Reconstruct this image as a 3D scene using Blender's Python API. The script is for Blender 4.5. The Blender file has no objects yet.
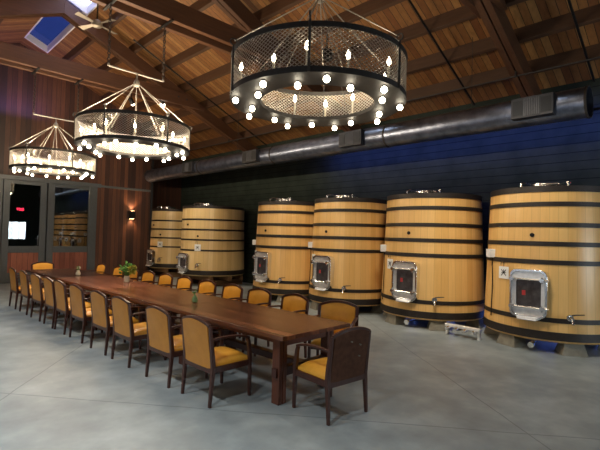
import bpy, math, random
from mathutils import Vector, Matrix
random.seed(7)
SC = bpy.context.scene
COL = SC.collection
PI = math.pi
sin, cos, R = math.sin, math.cos, math.radians

# ------------------------------------------------------------------ camera
YAW, PITCH, ROLL, CAMH, FPX = R(45.09), R(1.416), R(1.517), 1.785, 432.5
F = Vector((sin(YAW)*cos(PITCH), cos(YAW)*cos(PITCH), sin(PITCH)))
Rt = Vector((cos(YAW), -sin(YAW), 0)); Up = Rt.cross(F)
r2 = Rt*cos(ROLL)+Up*sin(ROLL); u2 = -Rt*sin(ROLL)+Up*cos(ROLL)
cd = bpy.data.cameras.new('camera'); cam = bpy.data.objects.new('camera', cd); COL.objects.link(cam)
cd.sensor_width = 36; cd.lens = FPX/600*36; cd.clip_start = .05; cd.clip_end = 200
M3 = Matrix((r2, u2, -F)).transposed()
cam.matrix_world = Matrix.Translation((0, 0, CAMH)) @ M3.to_4x4()
SC.camera = cam

# ------------------------------------------------------------------ world, light, exposure
w = bpy.data.worlds.new('sky'); SC.world = w; w.use_nodes = True
w.node_tree.nodes['Background'].inputs[0].default_value = (.62, .68, 1.0, 1)
w.node_tree.nodes['Background'].inputs[1].default_value = 6.0
SC.view_settings.view_transform = 'Standard'; SC.view_settings.look = 'None'
SC.view_settings.exposure = 0.12; SC.view_settings.gamma = 1.0
SC.view_settings.use_curve_mapping = False

def area(name, loc, target, sx, sy, power, color, spread=180):
    l = bpy.data.lights.new(name, 'AREA'); l.shape = 'RECTANGLE'; l.size = sx; l.size_y = sy
    l.energy = power; l.color = color; l.spread = R(spread)
    o = bpy.data.objects.new(name, l); COL.objects.link(o); o.location = loc
    o.rotation_euler = (Vector(target)-Vector(loc)).to_track_quat('-Z', 'Y').to_euler()
    return o
def spot(name, loc, target, power, color, size=60, blend=.6, rad=.05):
    l = bpy.data.lights.new(name, 'SPOT'); l.energy = power; l.color = color; l.spot_size = R(size); l.spot_blend = blend
    l.shadow_soft_size = rad
    o = bpy.data.objects.new(name, l); COL.objects.link(o); o.location = loc
    o.rotation_euler = (Vector(target)-Vector(loc)).to_track_quat('-Z', 'Y').to_euler()
    return o
DAY = (.86, .94, 1.0)
WARM = (1.0, .84, .62)
# fill from an added left window; daylight through the open door behind the camera
area('added_left_fill', (-3.3, 4.2, 1.9), (3, 4.2, .6), 5.4, 2.4, 12, DAY)
area('daylight_back_window', (7.25, -4.45, 1.62), (7.6, 4, 1.2), 2.5, 1.25, 55, DAY)
# added cool fill over the two aisles, unseen cans built with the ceiling
AISLE_FILL = [((-.6, 2.0), 900), ((-.7, 4.9), 700), ((-.6, 7.8), 640), ((-.4, 11.0), 620), ((3.2, -1.2), 110), ((6.4, 2.6), 230), ((6.9, 6.2), 110)]
for (x, y), e in AISLE_FILL:
    spot('added_aisle_fill', (x, y, 5.55), (x, y, 0), e, (.88, .96, 1.0), 100, 1.0, .09)
# ceiling spots aimed at the tanks (their housings are built below)
SPOTS = [((4.6, 2.9, 5.5), (8.2, 2.3, 1.3), 480, 56), ((5.4, 2.9, 5.5), (8.0, 4.9, 1.3), 450, 56),
         ((6.2, 7.5, 5.5), (8.2, 6.9, 1.2), 285, 62), ((6.7, 7.5, 5.5), (8.3, 9.2, 1.2), 285, 62),
         ((5.2, 12.1, 5.5), (8.0, 13.0, 1.4), 400, 52), ((6.15, 12.1, 5.74), (8.3, 16.0, 1.4), 260, 52)]
for i, (l, t, e, s) in enumerate(SPOTS):
    d = (Vector(t)-Vector(l)).normalized()
    spot('tank_spot', Vector(l)+d*.28, t, e, WARM, s, .8, .32)
# blue wall washers behind the duct, violet one on the end gable
area('blue_wash', (9.45, 4.6, 4.22), (10.0, 3.8, 3.6), .06, 8.0, 36, (.12, .19, 1.0)).rotation_euler = (0, R(-52), 0)
area('blue_floor_wash', (9.93, 3.2, .12), (9, 3.2, .1), .06, 6.0, 6, (.12, .25, 1.0)).rotation_euler = (0, R(84), 0)
area('violet_wash', (2.4, 16.0, 5.6), (2.4, 16.5, 6.8), 3.6, .1, 26, (.40, .25, 1.0))

# ------------------------------------------------------------------ mesh helpers
class MB:
    def __init__(s): s.v = []; s.f = []; s.mi = []
    def add(s, vs, fs, m=0):
        o = len(s.v); s.v += [tuple(v) for v in vs]; s.f += [tuple(o+i for i in f) for f in fs]; s.mi += [m]*len(fs); return s
    def box(s, a, b, m=0, M=None):
        x0, y0, z0 = a; x1, y1, z1 = b
        v = [Vector(q) for q in ((x0,y0,z0),(x1,y0,z0),(x1,y1,z0),(x0,y1,z0),(x0,y0,z1),(x1,y0,z1),(x1,y1,z1),(x0,y1,z1))]
        if M: v = [M @ q for q in v]
        return s.add(v, [(0,3,2,1),(4,5,6,7),(0,1,5,4),(1,2,6,5),(2,3,7,6),(3,0,4,7)], m)
    def hexa(s, v, m=0):
        return s.add(v, [(0,3,2,1),(4,5,6,7),(0,1,5,4),(1,2,6,5),(2,3,7,6),(3,0,4,7)], m)
    def tube(s, pts, r, n=8, m=0, closed=False, caps=True):
        pts = [Vector(p) for p in pts]; k = len(pts)
        if not hasattr(r, '__len__'): r = [r]*k
        rings = []; prev = None
        for i, p in enumerate(pts):
            if closed: t = (pts[(i+1) % k]-pts[i-1])
            else: t = (pts[min(i+1, k-1)]-pts[max(i-1, 0)])
            t.normalize()
            if prev is None:
                a = Vector((0,0,1)) if abs(t.z) < .9 else Vector((1,0,0)); n1 = t.cross(a).normalized()
            else:
                n1 = (prev-t*prev.dot(t)); n1 = n1.normalized() if n1.length > 1e-6 else t.orthogonal().normalized()
            prev = n1; n2 = t.cross(n1)
            rings.append([p+(n1*cos(2*PI*j/n)+n2*sin(2*PI*j/n))*r[i] for j in range(n)])
        v = [q for ring in rings for q in ring]; f = []
        for i in range(k if closed else k-1):
            a = i*n; b = ((i+1) % k)*n
            for j in range(n): f.append((a+j, a+(j+1) % n, b+(j+1) % n, b+j))
        if not closed and caps: f.append(tuple(range(n))[::-1]); f.append(tuple((k-1)*n+j for j in range(n)))
        return s.add(v, f, m)
    def lathe(s, prof, n=48, m=0, c=(0,0,0), M=None, closed=False):
        """prof: (r, z) pairs, from bottom to top on the outside"""
        v = []; f = []; k = len(prof)
        for (r, z) in prof:
            for j in range(n): v.append(Vector((r*cos(2*PI*j/n)+c[0], r*sin(2*PI*j/n)+c[1], z+c[2])))
        for i in range(k if closed else k-1):
            a = i*n; b = ((i+1) % k)*n
            for j in range(n): f.append((a+j, a+(j+1) % n, b+(j+1) % n, b+j))
        if M: v = [M @ q for q in v]
        if not closed:
            if prof[0][0] > 1e-4: f.append(tuple(range(n))[::-1])
            if prof[-1][0] > 1e-4: f.append(tuple((k-1)*n+j for j in range(n)))
        return s.add(v, f, m)
    def sweep(s, pts, w, h, side, m=0):
        """rectangular section w (along side) by h, swept along pts; w and h may be lists"""
        pts = [Vector(p) for p in pts]; k = len(pts); side = Vector(side).normalized(); v = []; f = []
        W = w if hasattr(w, '__len__') else [w]*k; H = h if hasattr(h, '__len__') else [h]*k
        for i, p in enumerate(pts):
            t = (pts[min(i+1, k-1)]-pts[max(i-1, 0)]).normalized(); u = t.cross(side).normalized(); sd = u.cross(t).normalized()
            for a, b in ((-1,-1),(1,-1),(1,1),(-1,1)): v.append(p+sd*(a*W[i]/2)+u*(b*H[i]/2))
        for i in range(k-1):
            for j in range(4): f.append((i*4+j, i*4+(j+1) % 4, i*4+4+(j+1) % 4, i*4+4+j))
        f.append((3,2,1,0)); f.append(tuple((k-1)*4+j for j in range(4)))
        return s.add(v, f, m)
    def shell(s, top, bot, m=0):
        """closed slab between two equal grids of points (rows of points)"""
        a = len(top); b = len(top[0]); v = [q for r_ in top for q in r_]+[q for r_ in bot for q in r_]; o = a*b; f = []
        I = lambda i, j: i*b+j
        for i in range(a-1):
            for j in range(b-1):
                f.append((I(i,j), I(i,j+1), I(i+1,j+1), I(i+1,j))); f.append((o+I(i,j), o+I(i+1,j), o+I(i+1,j+1), o+I(i,j+1)))
        for j in range(b-1):
            f.append((I(0,j), o+I(0,j), o+I(0,j+1), I(0,j+1))); f.append((I(a-1,j), I(a-1,j+1), o+I(a-1,j+1), o+I(a-1,j)))
        for i in range(a-1):
            f.append((I(i,0), I(i+1,0), o+I(i+1,0), o+I(i,0))); f.append((I(i,b-1), o+I(i,b-1), o+I(i+1,b-1), I(i+1,b-1)))
        return s.add(v, f, m)
    def build(s, name, mats, parent=None, smooth=True, bevel=0, subsurf=0, angle=38):
        me = bpy.data.meshes.new(name); me.from_pydata(s.v, [], s.f)
        if not isinstance(mats, (list, tuple)): mats = [mats]
        for mt in mats: me.materials.append(mt)
        me.polygons.foreach_set('material_index', s.mi)
        me.update()
        import bmesh
        bm = bmesh.new(); bm.from_mesh(me); bmesh.ops.recalc_face_normals(bm, faces=bm.faces[:]); bm.to_mesh(me); bm.free()
        if smooth:
            me.polygons.foreach_set('use_smooth', [True]*len(me.polygons)); me.set_sharp_from_angle(angle=R(angle))
        o = bpy.data.objects.new(name, me); COL.objects.link(o)
        if parent: o.parent = parent
        if bevel:
            b = o.modifiers.new('bevel', 'BEVEL'); b.width = bevel; b.segments = 2; b.limit_method = 'ANGLE'; b.angle_limit = R(40)
        if subsurf:
            b = o.modifiers.new('sub', 'SUBSURF'); b.levels = subsurf; b.render_levels = subsurf
        return o
def tag(o, label, cat, group=None):
    o['label'] = label; o['category'] = cat
    if group: o['group'] = group
    return o
def thing(name, label, cat, loc=(0,0,0), rz=0, group=None):
    o = bpy.data.objects.new(name, None); COL.objects.link(o); o.empty_display_size = .1
    o.location = loc; o.rotation_euler = (0, 0, rz); return tag(o, label, cat, group)
def struct(o): o['kind'] = 'structure'; return o
KIDS = {}
def kids(o): return [c for c in bpy.data.objects if c.parent == o]
def dup(root, loc, rz, label, rx=0):
    tree = KIDS.get(root.name)
    if tree is None: tree = KIDS[root.name] = [(c, kids(c)) for c in kids(root)]
    r = root.copy(); COL.objects.link(r); r.location = loc; r.rotation_euler = (0, 0, rz); r['label'] = label
    for c, gs in tree:
        d = c.copy(); COL.objects.link(d); d.parent = r
        for g in gs:
            e = g.copy(); COL.objects.link(e); e.parent = d
    return r

# ------------------------------------------------------------------ materials
class NT:
    def __init__(s, name, color=(.5,.5,.5), rough=.5, metal=0, spec=.5):
        s.m = bpy.data.materials.new(name); s.m.use_nodes = True; s.t = s.m.node_tree; s.n = s.t.nodes; s.l = s.t.links
        s.b = s.n['Principled BSDF']; s.b.inputs['Base Color'].default_value = (*color, 1); s.b.inputs['Roughness'].default_value = rough
        s.b.inputs['Metallic'].default_value = metal; s.b.inputs['Specular IOR Level'].default_value = spec
        s.tc = None
    def N(s, typ, **kw):
        nd = s.n.new(typ)
        for k, v in kw.items():
            if k.startswith('i_'):
                key = k[2:]; key = int(key) if key.isdigit() else key
                nd.inputs[key].default_value = v
            else: setattr(nd, k, v)
        return nd
    def L(s, a, b): s.l.new(a, b)
    def obj(s):
        if not s.tc: s.tc = s.N('ShaderNodeTexCoord')
        return s.tc.outputs['Object']
    def sep(s):
        x = s.N('ShaderNodeSeparateXYZ'); s.L(s.obj(), x.inputs[0]); return x.outputs
    def math(s, op, a, b=None, c=None):
        nd = s.N('ShaderNodeMath', operation=op)
        for i, q in enumerate((a, b, c)):
            if q is None: continue
            if isinstance(q, (int, float)): nd.inputs[i].default_value = q
            else: s.L(q, nd.inputs[i])
        return nd.outputs[0]
    def comb(s, x, y, z):
        nd = s.N('ShaderNodeCombineXYZ')
        for i, q in enumerate((x, y, z)):
            if isinstance(q, (int, float)): nd.inputs[i].default_value = q
            else: s.L(q, nd.inputs[i])
        return nd.outputs[0]
    def noise(s, vec, scale, detail=3, rough=.55):
        nd = s.N('ShaderNodeTexNoise'); nd.inputs['Scale'].default_value = scale; nd.inputs['Detail'].default_value = detail
        nd.inputs['Roughness'].default_value = rough; s.L(vec, nd.inputs['Vector']); return nd.outputs['Fac']
    def white(s, val):
        nd = s.N('ShaderNodeTexWhiteNoise', noise_dimensions='1D'); s.L(val, nd.inputs['W']); return nd.outputs['Value']
    def ramp(s, fac, stops):
        nd = s.N('ShaderNodeValToRGB'); cr = nd.color_ramp
        while len(cr.elements) < len(stops): cr.elements.new(.5)
        for e, (p_, c) in zip(cr.elements, stops): e.position = p_; e.color = (*c, 1)
        s.L(fac, nd.inputs[0]); return nd.outputs[0]
    def mix(s, fac, a, b, mode='MIX'):
        nd = s.N('ShaderNodeMix', data_type='RGBA', blend_type=mode)
        for i, q in ((0, fac), (6, a), (7, b)):
            if isinstance(q, (int, float)): nd.inputs[i].default_value = q
            elif isinstance(q, tuple): nd.inputs[i].default_value = (*q, 1)
            else: s.L(q, nd.inputs[i])
        return nd.outputs[2]
    def col(s, c): s.L(c, s.b.inputs['Base Color']); return s
    def bump(s, h, strength=.3, dist=.01):
        nd = s.N('ShaderNodeBump'); nd.inputs['Strength'].default_value = strength; nd.inputs['Distance'].default_value = dist
        s.L(h, nd.inputs['Height']); s.L(nd.outputs[0], s.b.inputs['Normal']); return s
def plain(name, color, rough=.5, metal=0, noise=0, spec=.5, scale=20):
    t = NT(name, color, rough, metal, spec)
    if noise:
        n = t.noise(t.obj(), scale, 3)
        t.col(t.ramp(n, [(.3, tuple(c*(1-noise) for c in color)), (.7, tuple(min(1, c*(1+noise)) for c in color))]))
    return t.m
def boards(name, cols, width, axis, grain, rough=.55, gap=.035, scale=6, gapcol=(.01,.007,.005), bump=.35):
    """boards of given width side by side along axis, grain running along grain (x/y/z), random tint for each board"""
    t = NT(name, rough=rough); S = t.sep(); ax = {'x': 0, 'y': 1, 'z': 2}
    a = t.math('DIVIDE', S[ax[axis]], width); idx = t.math('FLOOR', a); fr = t.math('FRACT', a)
    rnd = t.white(idx)
    vec = [t.math('MULTIPLY', S[i], (1.0 if 'xyz'[i] != grain else .08)) for i in range(3)]
    v = t.comb(t.math('ADD', vec[0], t.math('MULTIPLY', rnd, 7.)), vec[1], vec[2])
    g = t.noise(v, scale*6, 5, .6); n2 = t.noise(v, scale, 2)
    base = t.ramp(rnd, [(i/(max(1, len(cols)-1)), c) for i, c in enumerate(cols)])
    c = t.mix(.55, base, t.ramp(g, [(.25, (.25,.25,.25)), (.75, (1.0,1.0,1.0))]), 'MULTIPLY')
    c = t.mix(.3, c, t.ramp(n2, [(.3, (.4,.4,.4)), (.7, (1,1,1))]), 'MULTIPLY')
    e = t.math('MINIMUM', fr, t.math('SUBTRACT', 1.0, fr)); m = t.math('LESS_THAN', e, gap)
    t.col(t.mix(m, c, gapcol)); t.bump(t.math('SUBTRACT', t.math('MULTIPLY', g, .2), m), bump, .01)
    return t.m
def wood(name, c1, c2, grain='z', rough=.35, scale=5, coat=0):
    t = NT(name, rough=rough); S = t.sep()
    vec = t.comb(*[t.math('MULTIPLY', S[i], 1.0 if 'xyz'[i] != grain else .1) for i in range(3)])
    g = t.noise(vec, scale*8, 6, .6); n = t.noise(vec, scale, 3)
    c = t.mix(n, t.ramp(g, [(.3, c1), (.7, c2)]), c1); t.col(c); t.bump(g, .08, .005)
    t.b.inputs['Coat Weight'].default_value = coat; t.b.inputs['Coat Roughness'].default_value = .15
    return t.m
def emit(name, color, strength):
    t = NT(name, color, .5); t.b.inputs['Emission Color'].default_value = (*color, 1); t.b.inputs['Emission Strength'].default_value = strength; return t.m

def make_floor():
    t = NT('polished_concrete', rough=.4); S = t.sep(); o = t.comb(S[0], S[1], .373)
    a = t.noise(o, .61, 5, .58); b = t.noise(o, 3.1, 4, .55)
    k = t.math('ADD', t.math('MULTIPLY', a, .6), t.math('MULTIPLY', b, .4))
    col = t.ramp(k, [(.35, (.175,.200,.205)), (.5, (.25,.28,.283)), (.65, (.36,.395,.395))])
    # saw-cut joints, a square grid turned 52 degrees against the room
    masks = []
    wob = t.math('MULTIPLY', t.math('SUBTRACT', t.noise(o, 1.4, 2), .5), .05)
    for ang, off in ((R(52), 2.47), (R(-52), 4.30)):
        nx, ny = -sin(ang), cos(ang)
        d = t.math('ADD', t.math('MULTIPLY', S[0], nx), t.math('MULTIPLY', S[1], ny)); d = t.math('ADD', d, wob)
        q = t.math('FRACT', t.math('DIVIDE', t.math('SUBTRACT', d, off-2.56), 5.12))
        masks.append(t.math('LESS_THAN', t.math('ABSOLUTE', t.math('SUBTRACT', q, .5)), .0015))
    m = t.math('MULTIPLY', t.math('MAXIMUM', *masks), .5)
    t.col(t.mix(m, col, (.05,.055,.055)))
    
    return t.m
def make_staves(name, cols, n=60):
    t = NT(name, rough=.34); S = t.sep()
    ang = t.math('MULTIPLY', t.math('ADD', t.math('ARCTAN2', S[1], S[0]), PI), n/(2*PI))
    idx = t.math('FLOOR', ang); fr = t.math('FRACT', ang); rnd = t.white(idx)
    v = t.comb(t.math('ADD', S[0], t.math('MULTIPLY', rnd, 9.)), S[1], t.math('MULTIPLY', S[2], .06))
    g = t.noise(v, 30, 5, .6)
    c = t.ramp(rnd, [(i/(len(cols)-1), q) for i, q in enumerate(cols)])
    c = t.mix(.25, c, t.ramp(g, [(.3, (.6,.55,.5)), (.7, (1,1,1))]), 'MULTIPLY')
    e = t.math('MINIMUM', fr, t.math('SUBTRACT', 1.0, fr)); m = t.math('MULTIPLY', t.math('LESS_THAN', e, .03), .22)
    t.col(t.mix(m, c, (.12,.06,.02))); t.bump(t.math('SUBTRACT', t.math('MULTIPLY', g, .1), m), .2, .004)
    return t.m
def make_duct():
    t = NT('galvanised_steel', (.42,.43,.46), .34, .9); S = t.sep()
    n = t.noise(t.obj(), 5, 4); t.col(t.ramp(n, [(.3, (.10,.12,.17)), (.7, (.24,.27,.36))]))
    # spiral lock seam every 12 cm, running round the pipe
    a = t.math('DIVIDE', t.math('ARCTAN2', S[2], S[0]), 2*PI)
    q = t.math('FRACT', t.math('ADD', t.math('DIVIDE', S[1], .16), a))
    m = t.math('LESS_THAN', q, .1); t.bump(m, .5, .006); return t.m
def make_siding():
    t = NT('dark_wall_siding', (.035,.04,.042), .8, 0, .15); S = t.sep()
    q = t.math('FRACT', t.math('DIVIDE', S[2], .18)); m = t.math('LESS_THAN', q, .07)
    n = t.noise(t.obj(), 2, 4); c = t.ramp(n, [(.3, (.024,.033,.026)), (.7, (.040,.052,.043))])
    t.col(t.mix(m, c, (.008,.009,.01))); t.bump(t.math('SUBTRACT', q, m), .35, .015); return t.m

m_floor = make_floor()
m_siding = make_siding()
m_wallwood = boards('redwood_wall_boards', [(.035,.014,.010), (.14,.052,.026), (.055,.021,.013), (.22,.085,.04), (.045,.016,.010), (.10,.038,.02)], .145, 'x', 'z', .6)
m_wallwood_y = boards('redwood_wall_boards_side', [(.05,.014,.008), (.19,.055,.022), (.09,.024,.012), (.26,.085,.035)], .145, 'y', 'z', .6)
m_panel = boards('red_door_boards', [(.34,.10,.06), (.50,.16,.09), (.28,.08,.045), (.58,.2,.11)], .16, 'x', 'z', .55, gap=.02)
m_deck = boards('roof_deck_boards', [(.29,.120,.034), (.40,.18,.055), (.22,.080,.024), (.35,.15,.043), (.44,.22,.07), (.26,.105,.03)], .14, 'y', 'x', .6, scale=3)
m_beam = wood('beam_timber', (.075,.030,.013), (.155,.066,.027), 'x', .55, 3)
m_purlin = wood('purlin_timber', (.055,.024,.011), (.11,.05,.022), 'y', .6, 3)
m_grey = plain('grey_frame_paint', (.085,.095,.10), .45, .0, .1)
m_dark = plain('black_soffit_paint', (.012,.012,.014), .7)
m_black = plain('blackened_steel', (.018,.017,.017), .45, .6, .2)
m_iron = plain('dark_iron', (.032,.028,.026), .6, .0, .2)
m_chain = plain('chain_steel', (.06,.05,.045), .45, .6)
m_rod = plain('pale_steel_rod', (.20,.185,.16), .5, .4)
m_mesh = plain('expanded_steel', (.50,.47,.42), .42, .7)
m_sleeve = plain('candle_sleeve', (.80,.76,.66), .5)
m_bulb = emit('lit_bulb', (1.0, .88, .66), 16)
m_hoop = plain('black_hoop_band', (.022,.017,.015), .5, .2, .25)
m_stave = make_staves('oak_staves', [(.72,.43,.145), (.77,.475,.17), (.68,.395,.125), (.80,.51,.195), (.74,.45,.155)], 48)
m_stave_pale = make_staves('pale_oak_staves', [(.70,.50,.22), (.78,.57,.27), (.66,.45,.19), (.80,.60,.30)], 44)
m_lid = plain('dark_tank_lid', (.03,.028,.03), .45, .1, .2)
m_steel = plain('stainless_steel', (.78,.78,.78), .2, 1.0)
m_steel2 = plain('brushed_stainless', (.80,.80,.80), .3, .55, .1)
m_doorglass = plain('manway_dark_glass', (.06,.055,.06), .1, 0, .4, scale=9)
m_red = plain('red_sticker', (.42,.03,.035), .5)
m_paper = plain('white_paper', (.82,.83,.82), .6)
m_ink = plain('black_ink', (.02,.02,.02), .6)
m_white = plain('white_plastic', (.75,.76,.77), .4)
m_conc = plain('block_concrete', (.20,.19,.155), .8, 0, .2, scale=8)
m_base = wood('tank_base_timber', (.14,.075,.035), (.26,.15,.075), 'x', .6, 3)
m_chairwood = wood('mahogany_frame', (.048,.014,.008), (.10,.028,.015), 'z', .34, 5, .0)
m_leather = NT('mustard_leather', (.60,.27,.045), .38)
_n = m_leather.noise(m_leather.obj(), 7, 3); m_leather.col(m_leather.ramp(_n, [(.3, (.68,.31,.03)), (.7, (.82,.40,.05))]))
m_leather.bump(m_leather.noise(m_leather.obj(), 220, 2), .08, .002); m_leather = m_leather.m
m_backshell = NT('brown_back_leather', (.36,.17,.05), .42)
_n = m_backshell.noise(m_backshell.obj(), 5, 3); m_backshell.col(m_backshell.ramp(_n, [(.3, (.44,.165,.016)), (.7, (.57,.23,.026))])); m_backshell = m_backshell.m
m_darkback = plain('dark_brown_shell', (.105,.045,.026), .65, 0, .2, spec=.12)  # darker brown for the head chair's rear shell only
def table_wood(name, cols): return boards(name, cols, .125, 'x', 'y', .25, gap=.022, scale=5, gapcol=(.03,.01,.006), bump=.12)
m_table = table_wood('walnut_table', [(.17,.060,.027), (.34,.13,.06), (.11,.038,.018), (.25,.09,.04)])
m_table2 = table_wood('walnut_table_reflection', [(.30,.11,.062), (.44,.17,.10), (.20,.07,.04), (.36,.135,.08)])  # same walnut, reddish reflected light painted into the boards
m_table3 = table_wood('walnut_table_dimmed', [(.075,.03,.02), (.11,.042,.026), (.06,.024,.016), (.09,.034,.022)])  # same walnut, the dimmer far end painted in as darker boards
m_tleg = wood('table_leg_timber', (.09,.026,.012), (.18,.055,.025), 'z', .4, 4)
m_leaf = plain('leaf_green', (.10,.28,.05), .5, 0, .35)
m_leafy = plain('leaf_yellow', (.50,.50,.10), .5, 0, .3)
m_cream = plain('cream_ceramic', (.62,.56,.42), .35)
m_vase = plain('green_glaze', (.20,.32,.12), .25, 0, .3)
m_dusk = emit('daylit_opening', (.72, .90, 1.0), 9)
m_addedpane = emit('added_side_pane', (.72,.85,1.0), .5)  # faint glow for the added left window
m_exit = emit('exit_letters_red', (1.0, .03, .08), 12)
m_sconce_lens = emit('sconce_lens', (1.0, .55, .25), 30)
m_led = emit('blue_led', (.10,.16,1.0), 3)
m_spotlens = emit('spot_lens', (1.0,.88,.68), 12)
m_fanblade = plain('grey_louvre', (.10,.10,.11), .5, .3)
m_regm = plain('register_steel', (.03,.03,.035), .5, .3)
m_fan = plain('grey_fan_metal', (.27,.23,.18), .4, .5)
def glassmat(name, color=(1,1,1), rough=.0, ior=1.5):
    t = NT(name, color, rough); t.b.inputs['Transmission Weight'].default_value = 1; t.b.inputs['IOR'].default_value = ior; return t.m
m_glass = glassmat('window_glass', (.6,.65,.65), .0, 2.1)
m_skyglass = glassmat('clear_skylight_glass', (.95,.95,1.0), .0, 1.2)
m_skydark = glassmat('dark_blue_skylight_glass', (.004,.008,.028), .0, 1.2)
m_welllining = plain('white_skylight_lining', (.75,.74,.78), .6)

# ------------------------------------------------------------------ room shell
XL, XR, YB, YE, YR = -3.4, 10.0, -4.6, 16.55, 17.6     # left, right, back, end wall, recess wall
RX, RZ, SL = 3.35, 7.26, .43                            # ridge line, rafter underside there, roof slope
def rz(x, off=0): return RZ+off-SL*abs(x-RX)
DO = .62
b = MB().box((XL-.3, YB-.3, -.1), (XR+.2, 21.2, 0)); struct(b.build('floor', m_floor, smooth=False))
b = MB().box((XR, YB-.2, 0), (XR+.2, YR+.2, rz(XR, DO)+.02)); struct(b.build('wall_right', m_siding, smooth=False))
# left wall with a long glazed opening, added unseen for side light
b = MB(); zt = rz(XL, DO)
b.box((XL-.2, YB-.2, 0), (XL, 1.2, zt)).box((XL-.2, 7.2, 0), (XL, YE+.2, zt)).box((XL-.2, 1.2, 0), (XL, 7.2, .5)).box((XL-.2, 1.2, 3.2), (XL, 7.2, zt))
struct(b.build('wall_left', m_wallwood_y, smooth=False))
b = MB()
for y in (1.2, 2.7, 4.2, 5.7, 7.1): b.box((XL-.14, y, .5), (XL-.04, y+.1, 3.2))
b.box((XL-.14, 1.2, .5), (XL-.04, 7.2, .6)).box((XL-.14, 1.2, 3.1), (XL-.04, 7.2, 3.2))
wf = struct(b.build('added_window', m_grey, smooth=False)); MB().box((XL-.11, 1.3, .6), (XL-.09, 7.1, 3.1)).build('pane', m_addedpane, wf, smooth=False)
# back wall with daylit openings and the exit sign
def gable(x0, x1, y, th, z0, off, m, name):
    xs = sorted({x0, x1, RX} if x0 < RX < x1 else {x0, x1}); b = MB()
    for a, c in zip(xs, xs[1:]):
        b.hexa([(a,y,z0),(c,y,z0),(c,y+th,z0),(a,y+th,z0),(a,y,rz(a,off)),(c,y,rz(c,off)),(c,y+th,rz(c,off)),(a,y+th,rz(a,off))])
    return struct(b.build(name, m, smooth=False))
gable(XL-.2, XR+.2, YB-.2, .2, 0, DO, m_siding, 'wall_back')

# ceiling: deck slabs with a glazed ridge slot, and the purlins under them
def slab(b, x0, x1, y0, y1, off, th, m=0):
    b.hexa([(x0,y0,rz(x0,off)),(x1,y0,rz(x1,off)),(x1,y1,rz(x1,off)),(x0,y1,rz(x0,off)),
            (x0,y0,rz(x0,off+th)),(x1,y0,rz(x1,off+th)),(x1,y1,rz(x1,off+th)),(x0,y1,rz(x0,off+th))], m)
SK0, SK1, SKW = 8.6, 16.0, .68
b = MB(); Y0, Y1 = YB-.2, 21.2
for s in (1, -1):
    xe = XR+.25 if s > 0 else XL-.25
    def S_(xa, xb, ya, yb):
        xa, xb = sorted((xa, xb)); slab(b, xa, xb, ya, yb, DO, .12)
    if s < 0: S_(RX, xe, Y0, Y1); continue
    S_(RX+SKW, xe, Y0, Y1); S_(RX, RX+SKW, Y0, SK0); S_(RX, RX+SKW, SK1, Y1)
ceil = struct(b.build('ceiling', m_deck, smooth=False))
for s in (1, -1):
    for k in range(8):
        x = RX+s*(1.05+.8*k)
        if x > XR-.1 or x < XL+.1: continue
        slab(MBk := MB(), x-.035, x+.035, YB, YE, DO-.24, .24); MBk.build('purlin', m_purlin, ceil, smooth=False, bevel=.004)
# skylight: lining, glazing bars and panes
b = MB()
SO = .22
for x0, x1 in ((RX+SKW-.03, RX+SKW), (RX, RX+.03)): slab(b, x0, x1, SK0, SK1, DO-.005, SO)
for y in (SK0, 12.3, SK1-.04): slab(b, RX, RX+SKW, y, y+.04, DO, SO)
sky = struct(b.build('window_4', m_welllining, smooth=False))
for nm, ya, yb_, mt in (('clear_pane', SK0, 12.3, m_skyglass), ('dark_pane', 12.3, SK1, m_skydark)):
    b = MB(); slab(b, RX, RX+SKW, ya, yb_, DO+SO, .02); b.build(nm, mt, sky, smooth=False)

for (x, y), e in AISLE_FILL:  # cans and glowing lenses for the added aisle fill
    z1 = rz(x, DO-.0); MB().lathe([(.10, 5.60), (.12, 5.62), (.12, 5.80), (.02, 5.82), (.02, z1)], 20, c=(x, y, 0)).build('added_downlight', m_black, ceil)
    MB().lathe([(.001, 5.604), (.10, 5.605)], 20, c=(x, y, 0)).build('added_downlight_lens', m_spotlens, ceil)

# end wall: boards above and right of the glazing, recess behind the far tank
XJ = 8.12; HD = 3.50
b = MB()
def pan(x0, x1, z0, off):
    b.hexa([(x0,YE,z0),(x1,YE,z0),(x1,YE+.15,z0),(x0,YE+.15,z0),(x0,YE,rz(x0,off)),(x1,YE,rz(x1,off)),(x1,YE+.15,rz(x1,off)),(x0,YE+.15,rz(x0,off))])
pan(XL-.1, .45, 0, DO); pan(.45, RX, HD, DO); pan(RX, 5.97, HD, DO); pan(5.97, XJ, 0, DO)
b.box((XJ-.02, YE+.15, 0), (XJ+.0, YR, rz(XJ, DO)))
struct(b.build('wall_end', m_wallwood, smooth=False))
b = MB(); b.hexa([(XJ-.1,YR,0),(XR+.1,YR,0),(XR+.1,YR+.15,0),(XJ-.1,YR+.15,0),(XJ-.1,YR,rz(XJ-.1,DO)),(XR+.1,YR,rz(XR+.1,DO)),(XR+.1,YR+.15,rz(XR+.1,DO)),(XJ-.1,YR+.15,rz(XJ-.1,DO))])
struct(b.build('wall_recess', m_wallwood, smooth=False))
struct(MB().box((.30, YE-.05, 3.36), (6.1, YE+.02, HD)).box((6.1, YE-.03, 3.38), (XJ, YE+.02, 3.46)).build('trim_1', m_grey, smooth=False, bevel=.006))
struct(MB().box((XJ-.09, YE-.05, 0), (XJ+.0, YE+.05, rz(XJ, DO)-.05)).build('trim_2', m_dark, smooth=False))
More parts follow.
